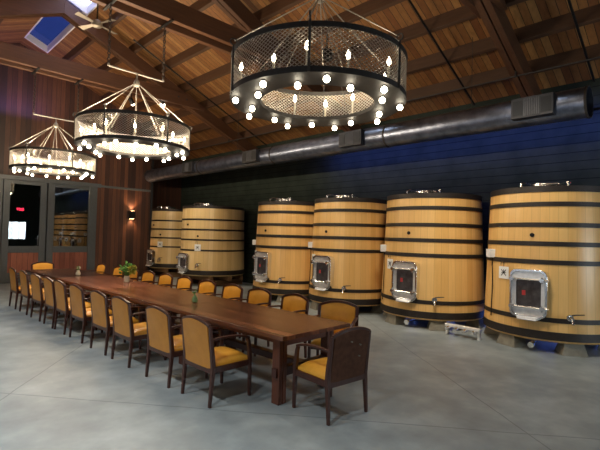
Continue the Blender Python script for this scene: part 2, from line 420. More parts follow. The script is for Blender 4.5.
# posts
b = MB()
for x0, x1 in ((.3,.55), (1.58,1.80), (4.36,4.56), (5.71,5.97)): b.box((x0, YE-.04, 0), (x1, YE+.12, 3.40))
struct(b.build('trim_3', m_grey, smooth=False, bevel=.008))
def leaf(name, x0, x1, st=.19, dy=0, handle=None):
    b = MB(); ya, yb = YE+.0+dy, YE+.07+dy
    b.box((x0, ya, 0), (x0+st, yb, 3.36)).box((x1-st, ya, 0), (x1, yb, 3.36))
    b.box((x0+st, ya, 3.24), (x1-st, yb, 3.36)).box((x0+st, ya, .98), (x1-st, yb, 1.20)).box((x0+st, ya, 0), (x1-st, yb, .33))
    f = struct(b.build(name, m_grey, smooth=False, bevel=.006))
    MB().box((x0+st, ya+.03, 1.20), (x1-st, ya+.045, 3.24)).build('pane', m_glass, f, smooth=False)
    MB().box((x0+st, ya+.015, .33), (x1-st, ya+.05, .98)).build('wood_panel', m_panel, f, smooth=False)
    if handle:
        h = MB().tube([(handle, ya-.07, 1.05), (handle, ya-.07, 1.55)], .016, 10)
        for z in (1.12, 1.48): h.tube([(handle, ya-.07, z), (handle, ya+.01, z)], .01, 8)
        h.build('door_handle', m_steel2, f)
    return f
leaf('door_1', 1.82, 3.06, handle=2.97); leaf('door_2', 3.08, 4.33); leaf('window_1', 4.55, 5.73, .03); leaf('window_2', .55, 1.58, .06)
# dark room beyond the glass
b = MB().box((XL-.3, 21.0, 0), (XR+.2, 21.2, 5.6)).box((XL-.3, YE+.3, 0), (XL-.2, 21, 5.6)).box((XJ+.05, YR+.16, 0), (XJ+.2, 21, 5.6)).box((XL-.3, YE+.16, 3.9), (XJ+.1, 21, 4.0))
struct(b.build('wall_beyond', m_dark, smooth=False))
# openings behind the camera: they show as reflections in the end glazing
b = MB().box((6.2, YB, .9), (8.6, YB+.05, 1.0)).box((6.2, YB, 2.25), (8.6, YB+.05, 2.35))
for x0, x1 in ((6.2,6.3), (7.5,7.75), (8.0,8.2), (8.5,8.6)): b.box((x0, YB, 1), (x1, YB+.05, 2.25))
f = struct(b.build('window_5', m_grey, smooth=False))
for x0, x1 in ((6.3,7.5), (7.75,8.0), (8.2,8.5)): MB().box((x0, YB+.01, 1.0), (x1, YB+.03, 2.25)).build('pane', m_dusk, f, smooth=False)

# trusses
def truss(y, label):
    t = thing('roof_truss', label, 'truss', (RX, y, 0), 0, None)
    for s in (1, -1):
        for dy in (-.1, .1):
            pass
        b = MB(); L = 6.62
        def P_(d, up): return RZ-SL*d+up
        for ya, yb in ((-.125, -.012), (.012, .125)):
            v = [(0,ya,P_(0,0)),(s*L,ya,P_(L,0)),(s*L,yb,P_(L,0)),(0,yb,P_(0,0)),(0,ya,P_(0,.37)),(s*L,ya,P_(L,.37)),(s*L,yb,P_(L,.37)),(0,yb,P_(0,.37))]
            b.hexa(v)
        b.build('rafter', m_beam, t, smooth=False, bevel=.008)
    xt = (RZ+.2-5.68)/SL
    b = MB()
    for ya, yb in ((-.24, -.127), (.127, .24)):
        b.hexa([(-xt,ya,5.68),(xt,ya,5.68),(xt,yb,5.68),(-xt,yb,5.68),(-xt+.6,ya,6.06),(xt-.6,ya,6.06),(xt-.6,yb,6.06),(-xt+.6,yb,6.06)])
    b.build('tie_beam', m_beam, t, smooth=False, bevel=.008)
    b = MB()
    for s in (1, -1):
        for k in (0, 1):
            x = s*(xt-.95+.28*k); b.tube([(x, -.26, 5.9-.03*k), (x, .26, 5.9-.03*k)], .028, 8)
    b.build('bolts', m_iron, t)
truss(2.9, 'timber roof truss nearest the camera, above the closest chandelier')
truss(7.5, 'timber roof truss in the middle, carrying the second chandelier')
truss(12.1, 'timber roof truss farthest away, carrying the chandelier by the glazed doors')

# ------------------------------------------------------------------ duct, pipe, conduits
t = thing('air_duct', 'long round galvanised spiral duct hanging above the row of oak tanks', 'duct', (8.0, 1.58, 4.02))
DR = .245
b = MB()
ys = [1.7+i*.5 for i in range(31)]
b.lathe([(DR, 0), (DR, 15.0), (DR-.006, 15.0), (DR-.006, 0)], 40, M=Matrix.Rotation(-PI/2, 4, 'X'), closed=True)
m_ductm = make_duct()
o = b.build('duct_pipe', m_ductm, t)
o.location = (0, 0, 0)
for y in (.0, 3.7, 7.4, 11.1, 14.96):
    b = MB(); b.lathe([(DR+.001, y), (DR+.012, y), (DR+.012, y+.035), (DR+.001, y+.035)], 40, M=Matrix.Rotation(-PI/2, 4, 'X'), closed=True)
    b.build('joint_band', m_iron, t)
for y in (.75, 4.55, 8.2, 11.6):
    v = MB().box((-.335, y-.32, -.17), (-.16, y+.32, .17)); g = v.build('register', m_regm, t, smooth=False, bevel=.006)
    v = MB()
    for k in range(9): v.box((-.347, y-.11+k*.0275-.004, -.14), (-.336, y-.11+k*.0275+.006, .14))
    v.build('louvre', m_fanblade, g, smooth=False)
    for s in (-1, 1): MB().box((-.342, y+s*.215-.075, -.12), (-.336, y+s*.215+.075, .12)).build('opening', m_dark, g, smooth=False)
for y in (1.9, 5.8, 9.2, 13.6):
    MB().tube([(0, y, DR), (0, y, rz(8.0, DO-.24)-4.02)], .005, 6).build('hanger', m_iron, t)
t = thing('ceiling_pipe', 'thin pale pipe running under the rafters above the duct', 'pipe', (8.6, -3, 4.92))
MB().tube([(0,0,0), (0,19.5,0)], .014, 8).build('pipe_run', m_iron, t)
b = MB()
for y in (2.9, 7.5, 12.1): b.lathe([(.03, y+3-.02), (.03, y+3+.02)], 10, M=Matrix.Rotation(-PI/2, 4, 'X')).box((-.012, y+3-.012, 0), (.012, y+3+.012, rz(8.6)-4.92+.01))
b.build('pipe_clamp', m_iron, t)
for y, x0, x1, lab in ((11.4, 4.9, 9.7, 'black conduit running down the roof slope beside the farthest truss'),
                      (4.15, 5.4, 9.7, 'black conduit running down the roof slope above the fourth oak tank'),
                      (1.85, 6.2, 9.7, 'black conduit running down the roof slope at the right edge')):
    t = thing('conduit', lab, 'conduit', ((x0+x1)/2, y, rz((x0+x1)/2, DO-.27)), 0, None)
    h = (x1-x0)/2
    MB().tube([(-h,0,SL*h), (h,0,-SL*h)], .022, 8).build('conduit_run', m_black, t)

# ------------------------------------------------------------------ oak tanks
def arc_band(b, r0, r1, z0, z1, a0, a1, n=24):
    pass
def tank(name, label, rt, rb, loc, kind):
    """front (manway side) faces -x; kind 'a' on concrete blocks, 'b' on a timber base"""
    t = thing(name, label, 'oak tank', loc, 0, None)
    zb, zt = (.22, 2.70) if kind == 'a' else (.39, 2.70)
    rad = lambda z: rb+(rt-rb)*(z-zb)/(zt-zb)
    b = MB(); prof = [(rad(zb)-.03, zb-.03)]+[(rad(zb+(zt-zb)*i/12)-.0, zb+(zt-zb)*i/12) for i in range(13)]
    prof += [(rt-.05, zt), (rt-.05, zt-.06)]
    b.lathe(prof, 120); b.build('stave_body', m_stave if kind == 'a' else m_stave_pale, t)
    hz = ((2.66,.10),(2.41,.075),(2.07,.075),(1.76,.075),(1.46,.075),(.54,.075),(.29,.13)) if kind == 'a' else ((2.66,.09),(2.24,.055),(1.90,.055),(1.56,.055),(1.21,.055),(.47,.15))
    for z, h in hz:
        z0, z1 = z-h/2, z+h/2
        MB().lathe([(rad(z0)-.002, z0), (rad(z0)+.010, z0), (rad(z1)+.010, z1), (rad(z1)-.002, z1)], 120, closed=True).build('hoop', m_hoop, t)
    # lid with a hatch, pipes and a clamp bar
    l = MB().lathe([(rt-.052, zt-.05), (rt-.052, zt-.02), (.4, zt-.005), (.001, zt)], 72).build('lid', m_lid, t)
    MB().lathe([(.27, zt-.01), (.27, zt+.07), (.30, zt+.075), (.30, zt+.10), (.20, zt+.125), (.001, zt+.13)], 40, c=(-.30, -.05, 0)).build('hatch', m_steel, l)
    MB().tube([(-.62,.28,zt-.03), (-.62,.28,zt+.10), (-.55,.25,zt+.13), (-.2,.22,zt+.14), (.1,.25,zt+.12), (.1,.25,zt-.01)], .022, 8).build('top_pipe', m_steel, l)
    MB().lathe([(.025,-.03), (.025,.08), (.045,.085), (.045,.11), (.001,.12)], 12, c=(-.5,-.42,zt)).build('breather_cap', m_steel, l)
    MB().tube([(-.72,-.10,zt-.03), (-.72,-.10,zt+.06), (-.74,-.32,zt+.07), (-.74,-.32,zt-.03)], .014, 8).build('top_handle', m_steel, l)
    
    def fr(az, z, out=0):   # frame on the stave surface: x' tangent, y' up, z' outward
        a = R(az); n = Vector((cos(a), sin(a), 0)); tt = Vector((-sin(a), cos(a), 0)); r = rad(z)+out
        M = Matrix((-tt, Vector((0,0,1)), n)).transposed().to_4x4(); M.translation = Vector((n.x*r, n.y*r, z)); return M
    dz = .94 if kind == 'a' else .78
    M = fr(180, dz, -.02); T = lambda x, y, z: M @ Vector((x, y, z))
    W, H = .285, (.39 if kind == 'a' else .32)
    def octo(wx, hy, c, z):   # clipped rectangle outline
        pts = []
        for sx, sy, a0 in ((1,1,0),(-1,1,90),(-1,-1,180),(1,-1,270)):
            for k in range(5):
                a = R(a0+22.5*k); pts.append((sx*(wx-c)+c*cos(a), sy*(hy-c)+c*sin(a), z))
        return pts
    def ringplate(b, o1, o2, z0, z1):
        n = len(o1); v = [T(x,y,z0) for x,y,_ in o1]+[T(x,y,z1) for x,y,_ in o1]+[T(x,y,z1) for x,y,_ in o2]+[T(x,y,z0) for x,y,_ in o2]; f = []
        for i in range(n):
            j = (i+1) % n
            for k in range(4): f.append((k*n+i, k*n+j, ((k+1) % 4)*n+j, ((k+1) % 4)*n+i))
        b.add(v, f)
    b = MB(); ringplate(b, octo(W, H, .11, 0), octo(W-.035, H-.035, .09, 0), -.04, .11); d = b.build('manway_door', m_steel, t, bevel=.006)
    b = MB(); ringplate(b, octo(W-.03, H-.03, .09, 0), octo(W-.095, H-.17, .04, 0), .05, .085); b.build('door_frame', m_steel2, d, bevel=.004)
    b = MB(); o1 = octo(W-.09, H-.16, .04, 0); n = len(o1); v = [T(x,y,.05) for x,y,_ in o1]+[T(x,y,.07) for x,y,_ in o1]
    b.add(v, [tuple(range(n))[::-1], tuple(range(n, 2*n))]+[(i,(i+1)%n,n+(i+1)%n,n+i) for i in range(n)]); g = b.build('glass', m_doorglass, d)
    # window mullions, bars with hinge knuckles and hand nuts
    for y in (H-.16, -H+.17):
        b = MB(); b.tube([T(-W-.03,y,.125), T(W+.0,y,.125)], .016, 8)
        for x in (-W+.06, W-.05):
            b.tube([T(x,y,.08), T(x,y,.19)], .034, 12); b.tube([T(x,y-.05,.175), T(x,y+.05,.175)], .012, 8)
        b.build('clamp_bar', m_steel, d)
    b = MB(); b.hexa([T(-.19,-H-.01,.06), T(.19,-H-.01,.06), T(.19,-H+.05,.06), T(-.19,-H+.05,.06), T(-.14,-H-.04,.17), T(.14,-H-.04,.17), T(.14,-H-.02,.18), T(-.14,-H-.02,.18)]); b.build('spout_lip', m_steel2, d, bevel=.008)
    if kind == 'a':
        b = MB(); b.hexa([T(.100,-.035,.072), T(.045,-.035,.072), T(.045,.045,.072), T(.100,.045,.072), T(.100,-.035,.075), T(.045,-.035,.075), T(.045,.045,.075), T(.100,.045,.075)]); b.build('red_sticker', m_red, g, smooth=False)
    # paper tag with a mark
    az = 155 if kind == 'a' else 210
    M = fr(az, 1.24 if kind == 'a' else 1.30, .012); s_ = .105 if kind == 'a' else .11
    MB().box((-s_, -s_, 0), (s_, s_, .006), M=M).build('paper_tag', m_paper, t, smooth=False)
    b = MB(); q = s_*.5
    for a0, a1 in (((-q,-q),(q,q)), ((-q,q),(q,-q)), ((-q*.9,0),(q*.9,0)), ((0,q),(0,-q*.2))):
        b.tube([M @ Vector((*a0,.008)), M @ Vector((*a1,.008))], .006, 6)
    b.build('tag_mark', m_ink, t)
    b = MB().tube([M @ Vector((0,s_,.004)), M @ Vector((.0,s_+.09,.01)), M @ Vector((.05,s_+.10,.01)), M @ Vector((.06,s_+.03,.01))], .005, 6); b.build('tag_wire', m_iron, t)
    # sampling valve
    M = fr(211, .60 if kind == 'a' else .72, 0); T = lambda x, y, z: M @ Vector((x, y, z))
    b = MB().tube([T(0,0,-.02), T(0,0,.03)], .05, 16).tube([T(0,0,.02), T(0,0,.14)], .024, 12).tube([T(0,0,.12), T(0,-.09,.16)], .020, 12).tube([T(0,.0,.10), T(0,.05,.10)], .014, 8)
    v = b.build('sampling_valve', m_steel, t)
    MB().tube([T(0,.05,.10), T(-.06,.065,.11), T(-.17,.075,.12)], [.013,.011,.008], 8).build('lever', m_iron, v)
    # sample ports
    for az, z in (((181, 1.90),) if kind == 'a' else ((185, 2.06), (209, 1.68))):
        M = fr(az, z, 0); MB().tube([M @ Vector((0,0,-.02)), M @ Vector((0,0,.012))], .034, 16).tube([M @ Vector((0,0,.01)), M @ Vector((0,0,.03))], .016, 10).build('port', m_black, t)
    if kind == 'a':
        M = fr(136, 1.56, 0); MB().box((-.07,-.075,-.02), (.07,.075,.10), M=M).build('sensor_box', m_white, t, smooth=False, bevel=.008)
        M2 = fr(139, 1.0, .01); M3_ = fr(139, .45, .01)
        MB().tube([M @ Vector((-.03,-.07,.03)), M2.translation, M3_.translation], .009, 6).build('sensor_cable', m_black, t)
        for k, az in enumerate((158, 216, 278, 335, 38, 97)):
            M = Matrix.Rotation(R(az), 4, 'Z'); r0 = rb-.17
            b = MB(); b.hexa([M @ Vector(q) for q in ((r0-.16,-.19,0),(r0+.16,-.19,0),(r0+.16,.19,0),(r0-.16,.19,0),(r0-.11,-.14,.192),(r0+.11,-.14,.192),(r0+.11,.14,.192),(r0-.11,.14,.192))])
            b.build('concrete_block', m_conc, t, smooth=False, bevel=.006)
        M = Matrix.Rotation(R(182), 4, 'Z'); T = lambda x, y, z: M @ Vector((x, y, z))
        b = MB().tube([T(.3,0,.13), T(rb-.12,0,.13), T(rb-.02,0,.11)], .028, 12).tube([T(rb-.05,0,.11), T(rb+.0,0,.10)], .05, 14).tube([T(rb-.2,.0,.13), T(rb-.2,0,.18)], .02, 8).tube([T(rb-.2,0,.18), T(rb-.10,-.12,.18)], .012, 8)
        b.build('drain_valve', m_steel, t)
    else:
        for x in (-.62, 0, .62):
            h = math.sqrt(max(.05, (rb-.04)**2-x*x)); 
            MB().box((x-.07, -h, .20), (x+.07, h, .358)).build('base_beam', m_base, t, smooth=False, bevel=.006)
        for y in (-.62, .62):
            h = math.sqrt((rb-.10)**2-y*y)
            MB().box((-h, y-.08, 0), (h, y+.08, .198)).build('base_sill', m_base, t, smooth=False, bevel=.006)
    return t
tank('oak_tank', 'tall oak tank with black hoops at the right edge, nearest the camera', .98, 1.075, (8.80, 2.35, 0), 'a')
tank('oak_tank', 'tall oak tank with black hoops, second from the right edge', .99, 1.09, (8.82, 4.66, 0), 'a')
tank('oak_tank', 'tall oak tank with black hoops, third from the right edge', .93, 1.03, (8.72, 6.86, 0), 'a')
tank('oak_tank', 'tall oak tank with black hoops, fourth from the right, left of a dark gap', .98, 1.08, (8.72, 9.02, 0), 'a')
tank('oak_tank', 'pale oak tank on timber base, the nearer of the far pair left of the gap', 1.07, 1.13, (8.74, 13.06, 0), 'b')
tank('oak_tank', 'pale oak tank farthest away, half hidden in the corner beside the sconce wall', .90, .97, (9.0, 16.35, 0), 'b')

def manifold(loc, label):
    t = thing('hose_manifold', label, 'manifold', loc, R(-4))
    MB().box((-.05, -.34, .15), (.05, .34, .20)).build('rail', m_steel2, t, smooth=False, bevel=.006)
    for k in range(4):
        y = -.25+.165*k; MB().tube([(-.06, y, .14), (-.16, y, .13)], .035, 12).build('coupling', m_steel, t)
    for y in (-.31, .31): MB().box((-.03, y-.02, 0), (.03, y+.02, .15)).build('leg', m_steel2, t, smooth=False)
manifold((7.84, 3.50, 0), 'low stainless manifold with couplings between the two nearest oak tanks')
manifold((7.74, 7.94, 0), 'low stainless manifold with couplings behind the table, between two farther oak tanks')

# ------------------------------------------------------------------ chandeliers
CR, CZ, CT, CI = .95, 3.24, 3.685, .62
def chandelier(loc, label):
    t = thing('ring_chandelier', label, 'chandelier', loc, 0, 'ring chandeliers over the long table')
    MB().lathe([(CI, CZ-.010), (CR, CZ-.010), (CR, CZ+.045), (CR-.012, CZ+.045), (CR-.012, CZ+.004), (CI+.012, CZ+.004), (CI+.012, CZ+.03), (CI, CZ+.03)], 96, closed=True).build('lower_ring', m_iron, t)
    MB().lathe([(CR-.012, CT-.05), (CR+.004, CT-.05), (CR+.004, CT), (CR-.012, CT)], 96, closed=True).build('upper_ring', m_iron, t)
    # expanded steel mesh drum
    b = MB(); nc, nr = 120, 19; z0, z1 = CZ+.045, CT-.05; rr = CR-.006; hw = .0035
    for i in range(nc):
        for j in range(nr):
            za = z0+(z1-z0)*j/nr; zb_ = z0+(z1-z0)*(j+1)/nr
            o = .5*(j % 2)
            for s in (-.5, .5):
                a0 = 2*PI*(i+o)/nc; a1 = 2*PI*(i+o+s)/nc
                v = []
                for a, z in ((a0, za), (a1, zb_)):
                    for rad_ in (rr-.002, rr+.002):
                        for dz in (-hw, hw): v.append((rad_*cos(a), rad_*sin(a), z+dz))
                b.add(v, [(0,1,5,4), (2,6,7,3), (1,3,7,5), (0,4,6,2)])
    b.build('mesh_drum', m_mesh, t, smooth=False)
    for k in range(6):
        a = R(60*k+38); x, y = (CR+.004)*cos(a), (CR+.004)*sin(a)
        MB().tube([(x,y,CZ-.01), (x,y,CT+.02)], .013, 8).build('upright', m_iron, t)
        b = MB(); c = Vector((x, y, CT+.05))
        b.tube([c+Vector((cos(a)*cos(q), sin(a)*cos(q), sin(q)))*.033 for q in [2*PI*i/14 for i in range(14)]], .008, 6, closed=True)
        b.build('eye_ring', m_iron, t)
        MB().tube([(x*.99,y*.99,CT+.06), (.03*cos(a),.03*sin(a),4.42)], .0065, 6).build('rod', m_rod, t)
        a2 = a+R(30); q = CI+.05
        MB().tube([(q*cos(a2),q*sin(a2),CZ+.01), (.02*cos(a2),.02*sin(a2),4.40)], .004, 6).build('rod', m_rod, t)
    MB().lathe([(.02,4.36), (.05,4.38), (.055,4.44), (.03,4.48), (.015,4.50), (.015,4.585)], 20).build('hub', m_rod, t)
    MB().tube([(-.5,0,4.60), (.5,0,4.60)], .017, 10).tube([(-.5,0,4.60), (-.5,0,4.64)], .022, 8).tube([(.5,0,4.60), (.5,0,4.64)], .022, 8).build('spreader_bar', m_rod, t)
    for s in (-1, 1):
        b = MB(); z = 4.65; i = 0
        while z < 5.645:
            c = Vector((s*.5, 0, z)); d = Vector((1,0,0)) if i % 2 else Vector((0,1,0))
            pts = [c+d*(.022*cos(q))+Vector((0,0,.036*sin(q))) for q in [2*PI*k/10 for k in range(10)]]
            b.tube(pts, .0075, 5, closed=True); z += .054; i += 1
        b.build('chain', m_chain, t)
    for s in (-1, 1): MB().box((s*.5-.022, -.30, 5.655), (s*.5+.022, .30, 5.679)).build('hanger_plate', m_black, t, smooth=False)
    # candles above the plate, globe bulbs below it
    for k in range(12):
        a = R(30*k+6); r = .86 if k % 2 else .72; x, y = r*cos(a), r*sin(a)
        c = MB().lathe([(.030,CZ+.004), (.030,CZ+.012), (.012,CZ+.016), (.012,CZ+.22)], 12, c=(x,y,0)).build('candle', m_sleeve, t)
        MB().lathe([(.008,CZ+.22), (.021,CZ+.245), (.022,CZ+.265), (.011,CZ+.295), (.001,CZ+.315)], 12, c=(x,y,0)).build('candle_bulb', m_bulb, c)
    for k in range(18):
        a = R(20*k+8); r = .89 if k % 2 else .73; x, y = r*cos(a), r*sin(a)
        c = MB().lathe([(.022,CZ-.022), (.024,CZ-.010)], 12, c=(x,y,0)).build('socket', m_iron, t)
        MB().lathe([(.001,CZ-.082), (.018,CZ-.078), (.029,CZ-.064), (.032,CZ-.050), (.026,CZ-.032), (.014,CZ-.020)], 14, c=(x,y,0)).build('globe_bulb', m_bulb, c)
        if k % 3 == 0:
            l = bpy.data.lights.new('globe_light', 'SPOT'); l.spot_size = R(165); l.spot_blend = .6; l.energy = BULB_DOWN; l.color = (1, .84, .60); l.shadow_soft_size = .03
            o = bpy.data.objects.new('globe_light', l); COL.objects.link(o); o.location = (x, y, CZ-.13); o.parent = t
    for k in range(6):
        a = R(60*k+36); l = bpy.data.lights.new('candle_light', 'POINT'); l.energy = BULB_UP; l.color = (1, .80, .55); l.shadow_soft_size = .05
        o = bpy.data.objects.new('candle_light', l); COL.objects.link(o); o.location = (.62*cos(a), .62*sin(a), CZ+.54); o.parent = t
    return t
BULB_DOWN, BULB_UP = 3.0, 5.5
ch = chandelier((3.45, 3.22, 0), 'large iron ring chandelier with mesh drum nearest the camera')
dup(ch, (3.32, 7.52, 0), 0, 'iron ring chandelier with mesh drum, middle one of the three')
dup(ch, (3.31, 12.14, 0), 0, 'iron ring chandelier with mesh drum farthest away, before the glazed doors')

for c in [c for c in bpy.data.objects if c.type == 'LIGHT' and c.name.startswith('candle_light') and c.parent != ch]:
    c.data = c.data.copy(); c.data.energy = 64
# ------------------------------------------------------------------ tables
def TX(y): return -.0187*(y-3.2)      # the table run drifts a little to the left
def table(y0, y1, mat, label):
    L = y1-y0; cx = 3.56+TX((y0+y1)/2)
    t = thing('dining_table', label, 'table', (cx, (y0+y1)/2, 0), R(1.07), 'walnut tables pushed end to end')
    h = L/2; w = .56
    MB().box((-w, -h+.001, .715), (w, h-.001, .76)).build('tabletop', mat, t, smooth=False, bevel=.004)
    b = MB().box((-w+.14,-h+.2,.63), (-w+.18,h-.2,.715)).box((w-.18,-h+.2,.63), (w-.14,h-.2,.715)).box((-w+.14,-h+.18,.60), (w-.14,-h+.25,.715)).box((-w+.14,h-.25,.60), (w-.14,h-.18,.715))
    b.build('apron', m_tleg, t, smooth=False, bevel=.004)
    for sy in (-1, 1):
        yc = sy*(h-.215)
        for sx in (-1, 1):
            xc = sx*(w-.17); b = MB()
            for d in (-1, 1): b.box((xc+d*.031-.026, yc-.055, 0), (xc+d*.031+.026, yc+.055, .715))
            b.build('leg', m_tleg, t, smooth=False, bevel=.005)
        MB().box((-w+.085, yc-.035, .28), (w-.085, yc+.035, .38)).build('stretcher', m_chairwood, t, smooth=False, bevel=.005)
    MB().box((-.05, -h+.25, .29), (.05, h-.25, .37)).build('long_stretcher', m_chairwood, t, smooth=False, bevel=.005)
table(3.20, 5.50, m_table, 'walnut plank table nearest the camera, at the head chair')
table(5.50, 7.80, m_table, 'walnut plank table carrying the small green vase, second in the run')
table(7.80, 10.10, m_table2, 'walnut plank table with the leafy bouquet, third in the run')
table(10.10, 12.40, m_table3, 'walnut plank table at the far end, by the glazed doors')

# ------------------------------------------------------------------ chairs
def make_chair():
    t = thing('dining_armchair', '', 'chair', (0,0,0), 0, 'mustard leather armchairs around the table')
    hw = .262
    def yb(z): return -.02+.03*min(1, z/.42)-.055*max(0, (z-.42)/.42)     # rear post: floor, seat, reclined top
    for s in (-1, 1):
        zs = [0,.2,.40,.52,.64,.76,.835]
        MB().sweep([(s*(hw+.004), yb(z), z) for z in zs], [.030,.036,.042,.042,.040,.036,.032], [.030,.036,.044,.040,.034,.030,.028], (1,0,0)).build('leg', m_chairwood, t, smooth=False, bevel=.005)
        MB().sweep([(s*hw, .500, 0), (s*hw, .497, .25), (s*hw, .49, .45), (s*hw, .47, .60), (s*hw, .455, .645)], [.030,.036,.040,.036,.034], [.030,.036,.040,.036,.030], (1,0,0)).build('leg', m_chairwood, t, smooth=False, bevel=.005)
        MB().sweep([(s*hw, yb(.66)+.01, .685), (s*(hw+.004), .06, .695), (s*(hw+.012), .18, .700), (s*(hw+.012), .30, .692), (s*(hw+.006), .41, .670), (s*hw, .475, .648)], [.030,.036,.044,.046,.044,.036], [.024,.024,.022,.022,.022,.022], (1,0,0)).build('armrest', m_chairwood, t, smooth=False, bevel=.006)
    n = 13
    def arch(x): return .835+.058*(1-(x/hw)**2)
    xs = [-hw+2*hw*i/(n-1) for i in range(n)]
    bow = lambda x: -.03*(1-(x/hw)**2)
    MB().sweep([(x, yb(.83)+bow(x)*.9, arch(x)-.004) for x in xs], .034, .034, (0,1,0)).build('top_rail', m_chairwood, t, smooth=True, bevel=.005, angle=50)
    # leather: front pad and rear shell, bowed backwards and crowned along the top
    def grid(y_off, inset, ztop_in, z0, puff=0):
        rows = []
        for i in range(9):
            r_ = []
            for j in range(n):
                x = xs[j]*(1-inset/hw); zt_ = arch(x)-ztop_in; z = z0+(zt_-z0)*i/8
                e = (1-(x/hw)**4)*(1-abs(2*i/8-1)**4)
                r_.append(Vector((x, yb(z)+bow(x)*(.3+.7*(z-.38)/.48)+y_off+puff*e, z)))
            rows.append(r_)
        return rows
    MB().shell(grid(.010, .026, .016, .47, .028), grid(.0, .026, .016, .47)).build('backrest', m_leather, t, angle=60)
    MB().shell(grid(-.0005, .020, .014, .385), grid(-.016, .020, .014, .385, -.004)).build('back_shell', m_backshell, t, angle=60)
    b = MB()
    b.box((-hw+.016, -.012, .335), (hw-.016, .018, .392)).box((-hw+.016, .475, .345), (hw-.016, .500, .405))
    for s in (-1, 1): b.box((s*hw-.012, .02, .34), (s*hw+.012, .48, .402))
    b.build('seat_frame', m_chairwood, t, smooth=False, bevel=.004)
    top, bot = [], []
    for i in range(11):
        a, c = [], []
        for j in range(11):
            u = 2*j/10-1; v = 2*i/10-1; x = u*(hw-.014); y = .258+v*.247
            e = (1-abs(u)**5)*(1-abs(v)**5)
            a.append(Vector((x, y, .425+.055*e+.012*v*e))); c.append(Vector((x, y, .392)))
        top.append(a); bot.append(c)
    MB().shell(top, bot).build('seat', m_leather, t, angle=70)
    return t
chair0 = make_chair()
LY = [4.04, 4.83, 5.84, 6.60, 7.50, 8.28, 8.90, 9.70, 10.55, 11.42]
RY = [3.90, 4.68, 5.50, 6.22, 7.00, 7.80, 8.55, 9.32, 10.08, 10.88, 11.95]
ORD = ['nearest', 'second', 'third', 'fourth', 'fifth', 'sixth', 'seventh', 'eighth', 'ninth', 'tenth', 'farthest']
jr = random.Random(3)
for i, y in enumerate(LY):
    lab = ('mustard leather armchair on the left table side, %s from the near end' % ORD[i]).replace('nearest from the near end', 'nearest of its row')
    if i == 9: lab = 'mustard leather armchair on the left table side, farthest of its row'
    loc = ((2.58 if i == 0 else 2.56)+TX(y), y, 0); rot = -PI/2+R(1.07+jr.uniform(-1.5, 1.5))
    if i == 0: chair0.location = loc; chair0.rotation_euler = (0,0,rot); chair0['label'] = lab
    else: dup(chair0, loc, rot, lab)
for i, y in enumerate(RY):
    lab = ('mustard leather armchair on the tank side, %s from the near end' % ORD[i])
    if i == 0: lab = 'mustard leather armchair on the tank side of the table, nearest of its row'
    if i == 10: lab = 'mustard leather armchair on the tank side of the table, farthest of its row'
    dup(chair0, (4.62+TX(y), y-(.08 if i == 0 else 0), 0), PI/2+R(1.07+jr.uniform(-2, 2)+(26 if i == 0 else 0)), lab)
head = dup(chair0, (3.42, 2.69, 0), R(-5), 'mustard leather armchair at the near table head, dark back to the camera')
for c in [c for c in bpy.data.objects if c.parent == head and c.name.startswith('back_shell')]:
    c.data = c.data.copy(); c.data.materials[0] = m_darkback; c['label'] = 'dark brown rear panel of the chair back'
    for x, z in ((-.05, .77), (.07, .73), (.06, .62)):
        MB().tube([(x, -.105, z), (x, -.085, z)], .007, 8).build('stud', m_fan, c)
dup(chair0, (3.42, 13.15, 0), PI+R(3), 'mustard leather armchair at the far table head, facing the camera')

# ------------------------------------------------------------------ things on the tables
t = thing('flower_vase', 'cream pot with a green and yellow leafy bouquet on the third table', 'vase', (3.74, 8.60, .76))
MB().lathe([(.045,0), (.055,.01), (.058,.09), (.048,.12), (.052,.13), (.044,.13), (.04,.10)], 24).build('pot', m_cream, t)
def leaves(n, r, h, z0, mats, parent, size, seed, name):
    rg = random.Random(seed); b = MB(); st = MB()
    for k in range(n):
        a = rg.uniform(0, 2*PI); q = r*math.sqrt(rg.random()); z = z0+h*rg.uniform(.2, 1)*(1-.35*(q/r)**2)
        p = Vector((q*cos(a), q*sin(a), z)); st.tube([(0,0,z0-.06), p*.5+Vector((0,0,z0*.4)), p], .002, 4)
        d = Vector((rg.uniform(-1,1), rg.uniform(-1,1), rg.uniform(-.1,1))).normalized(); s = d.cross(Vector((rg.uniform(-1,1),rg.uniform(-1,1),rg.uniform(-1,1)))).normalized(); u = d.cross(s)
        L = size*rg.uniform(.7, 1.3); W = L*.34
        v = [p, p+d*L*.35+s*W+u*.004, p+d*L*.8+s*W*.7, p+d*L-u*L*.1, p+d*L*.8-s*W*.7, p+d*L*.35-s*W+u*.004, p+d*L*.5+u*L*.08]
        b.add(v, [(0,1,6), (1,2,6), (2,3,6), (3,4,6), (4,5,6), (5,0,6)], rg.randrange(len(mats)) if len(mats) > 1 else 0)
    b.build(name, mats, parent, smooth=False); return st.build('stems', m_leaf, parent)
leaves(110, .12, .24, .14, [m_leaf], t, .06, 1, 'green_leaves')
fl = MB(); rg = random.Random(5)
for k in range(70):
    a = rg.uniform(-1.9, .9); q = rg.uniform(.07, .17); c = Vector((q*cos(a), q*sin(a), .15+rg.uniform(0, .18)))
    for j in range(6):
        d = Vector((rg.uniform(-1,1), rg.uniform(-1,1), rg.uniform(0,1))).normalized()*.042; e = d.cross(Vector((0,0,1))).normalized()*.018
        fl.add([c, c+d*.6+e, c+d, c+d*.6-e], [(0,1,2,3)])
fl.build('yellow_blooms', m_leafy, t, smooth=False)
t = thing('bud_vase', 'small green pear-shaped vase with a sprig on the nearer tables', 'vase', (3.46, 5.60, .76))
MB().lathe([(.025,0), (.042,.015), (.045,.05), (.028,.085), (.014,.105), (.017,.115), (.011,.115)], 24).build('vase_body', m_vase, t)
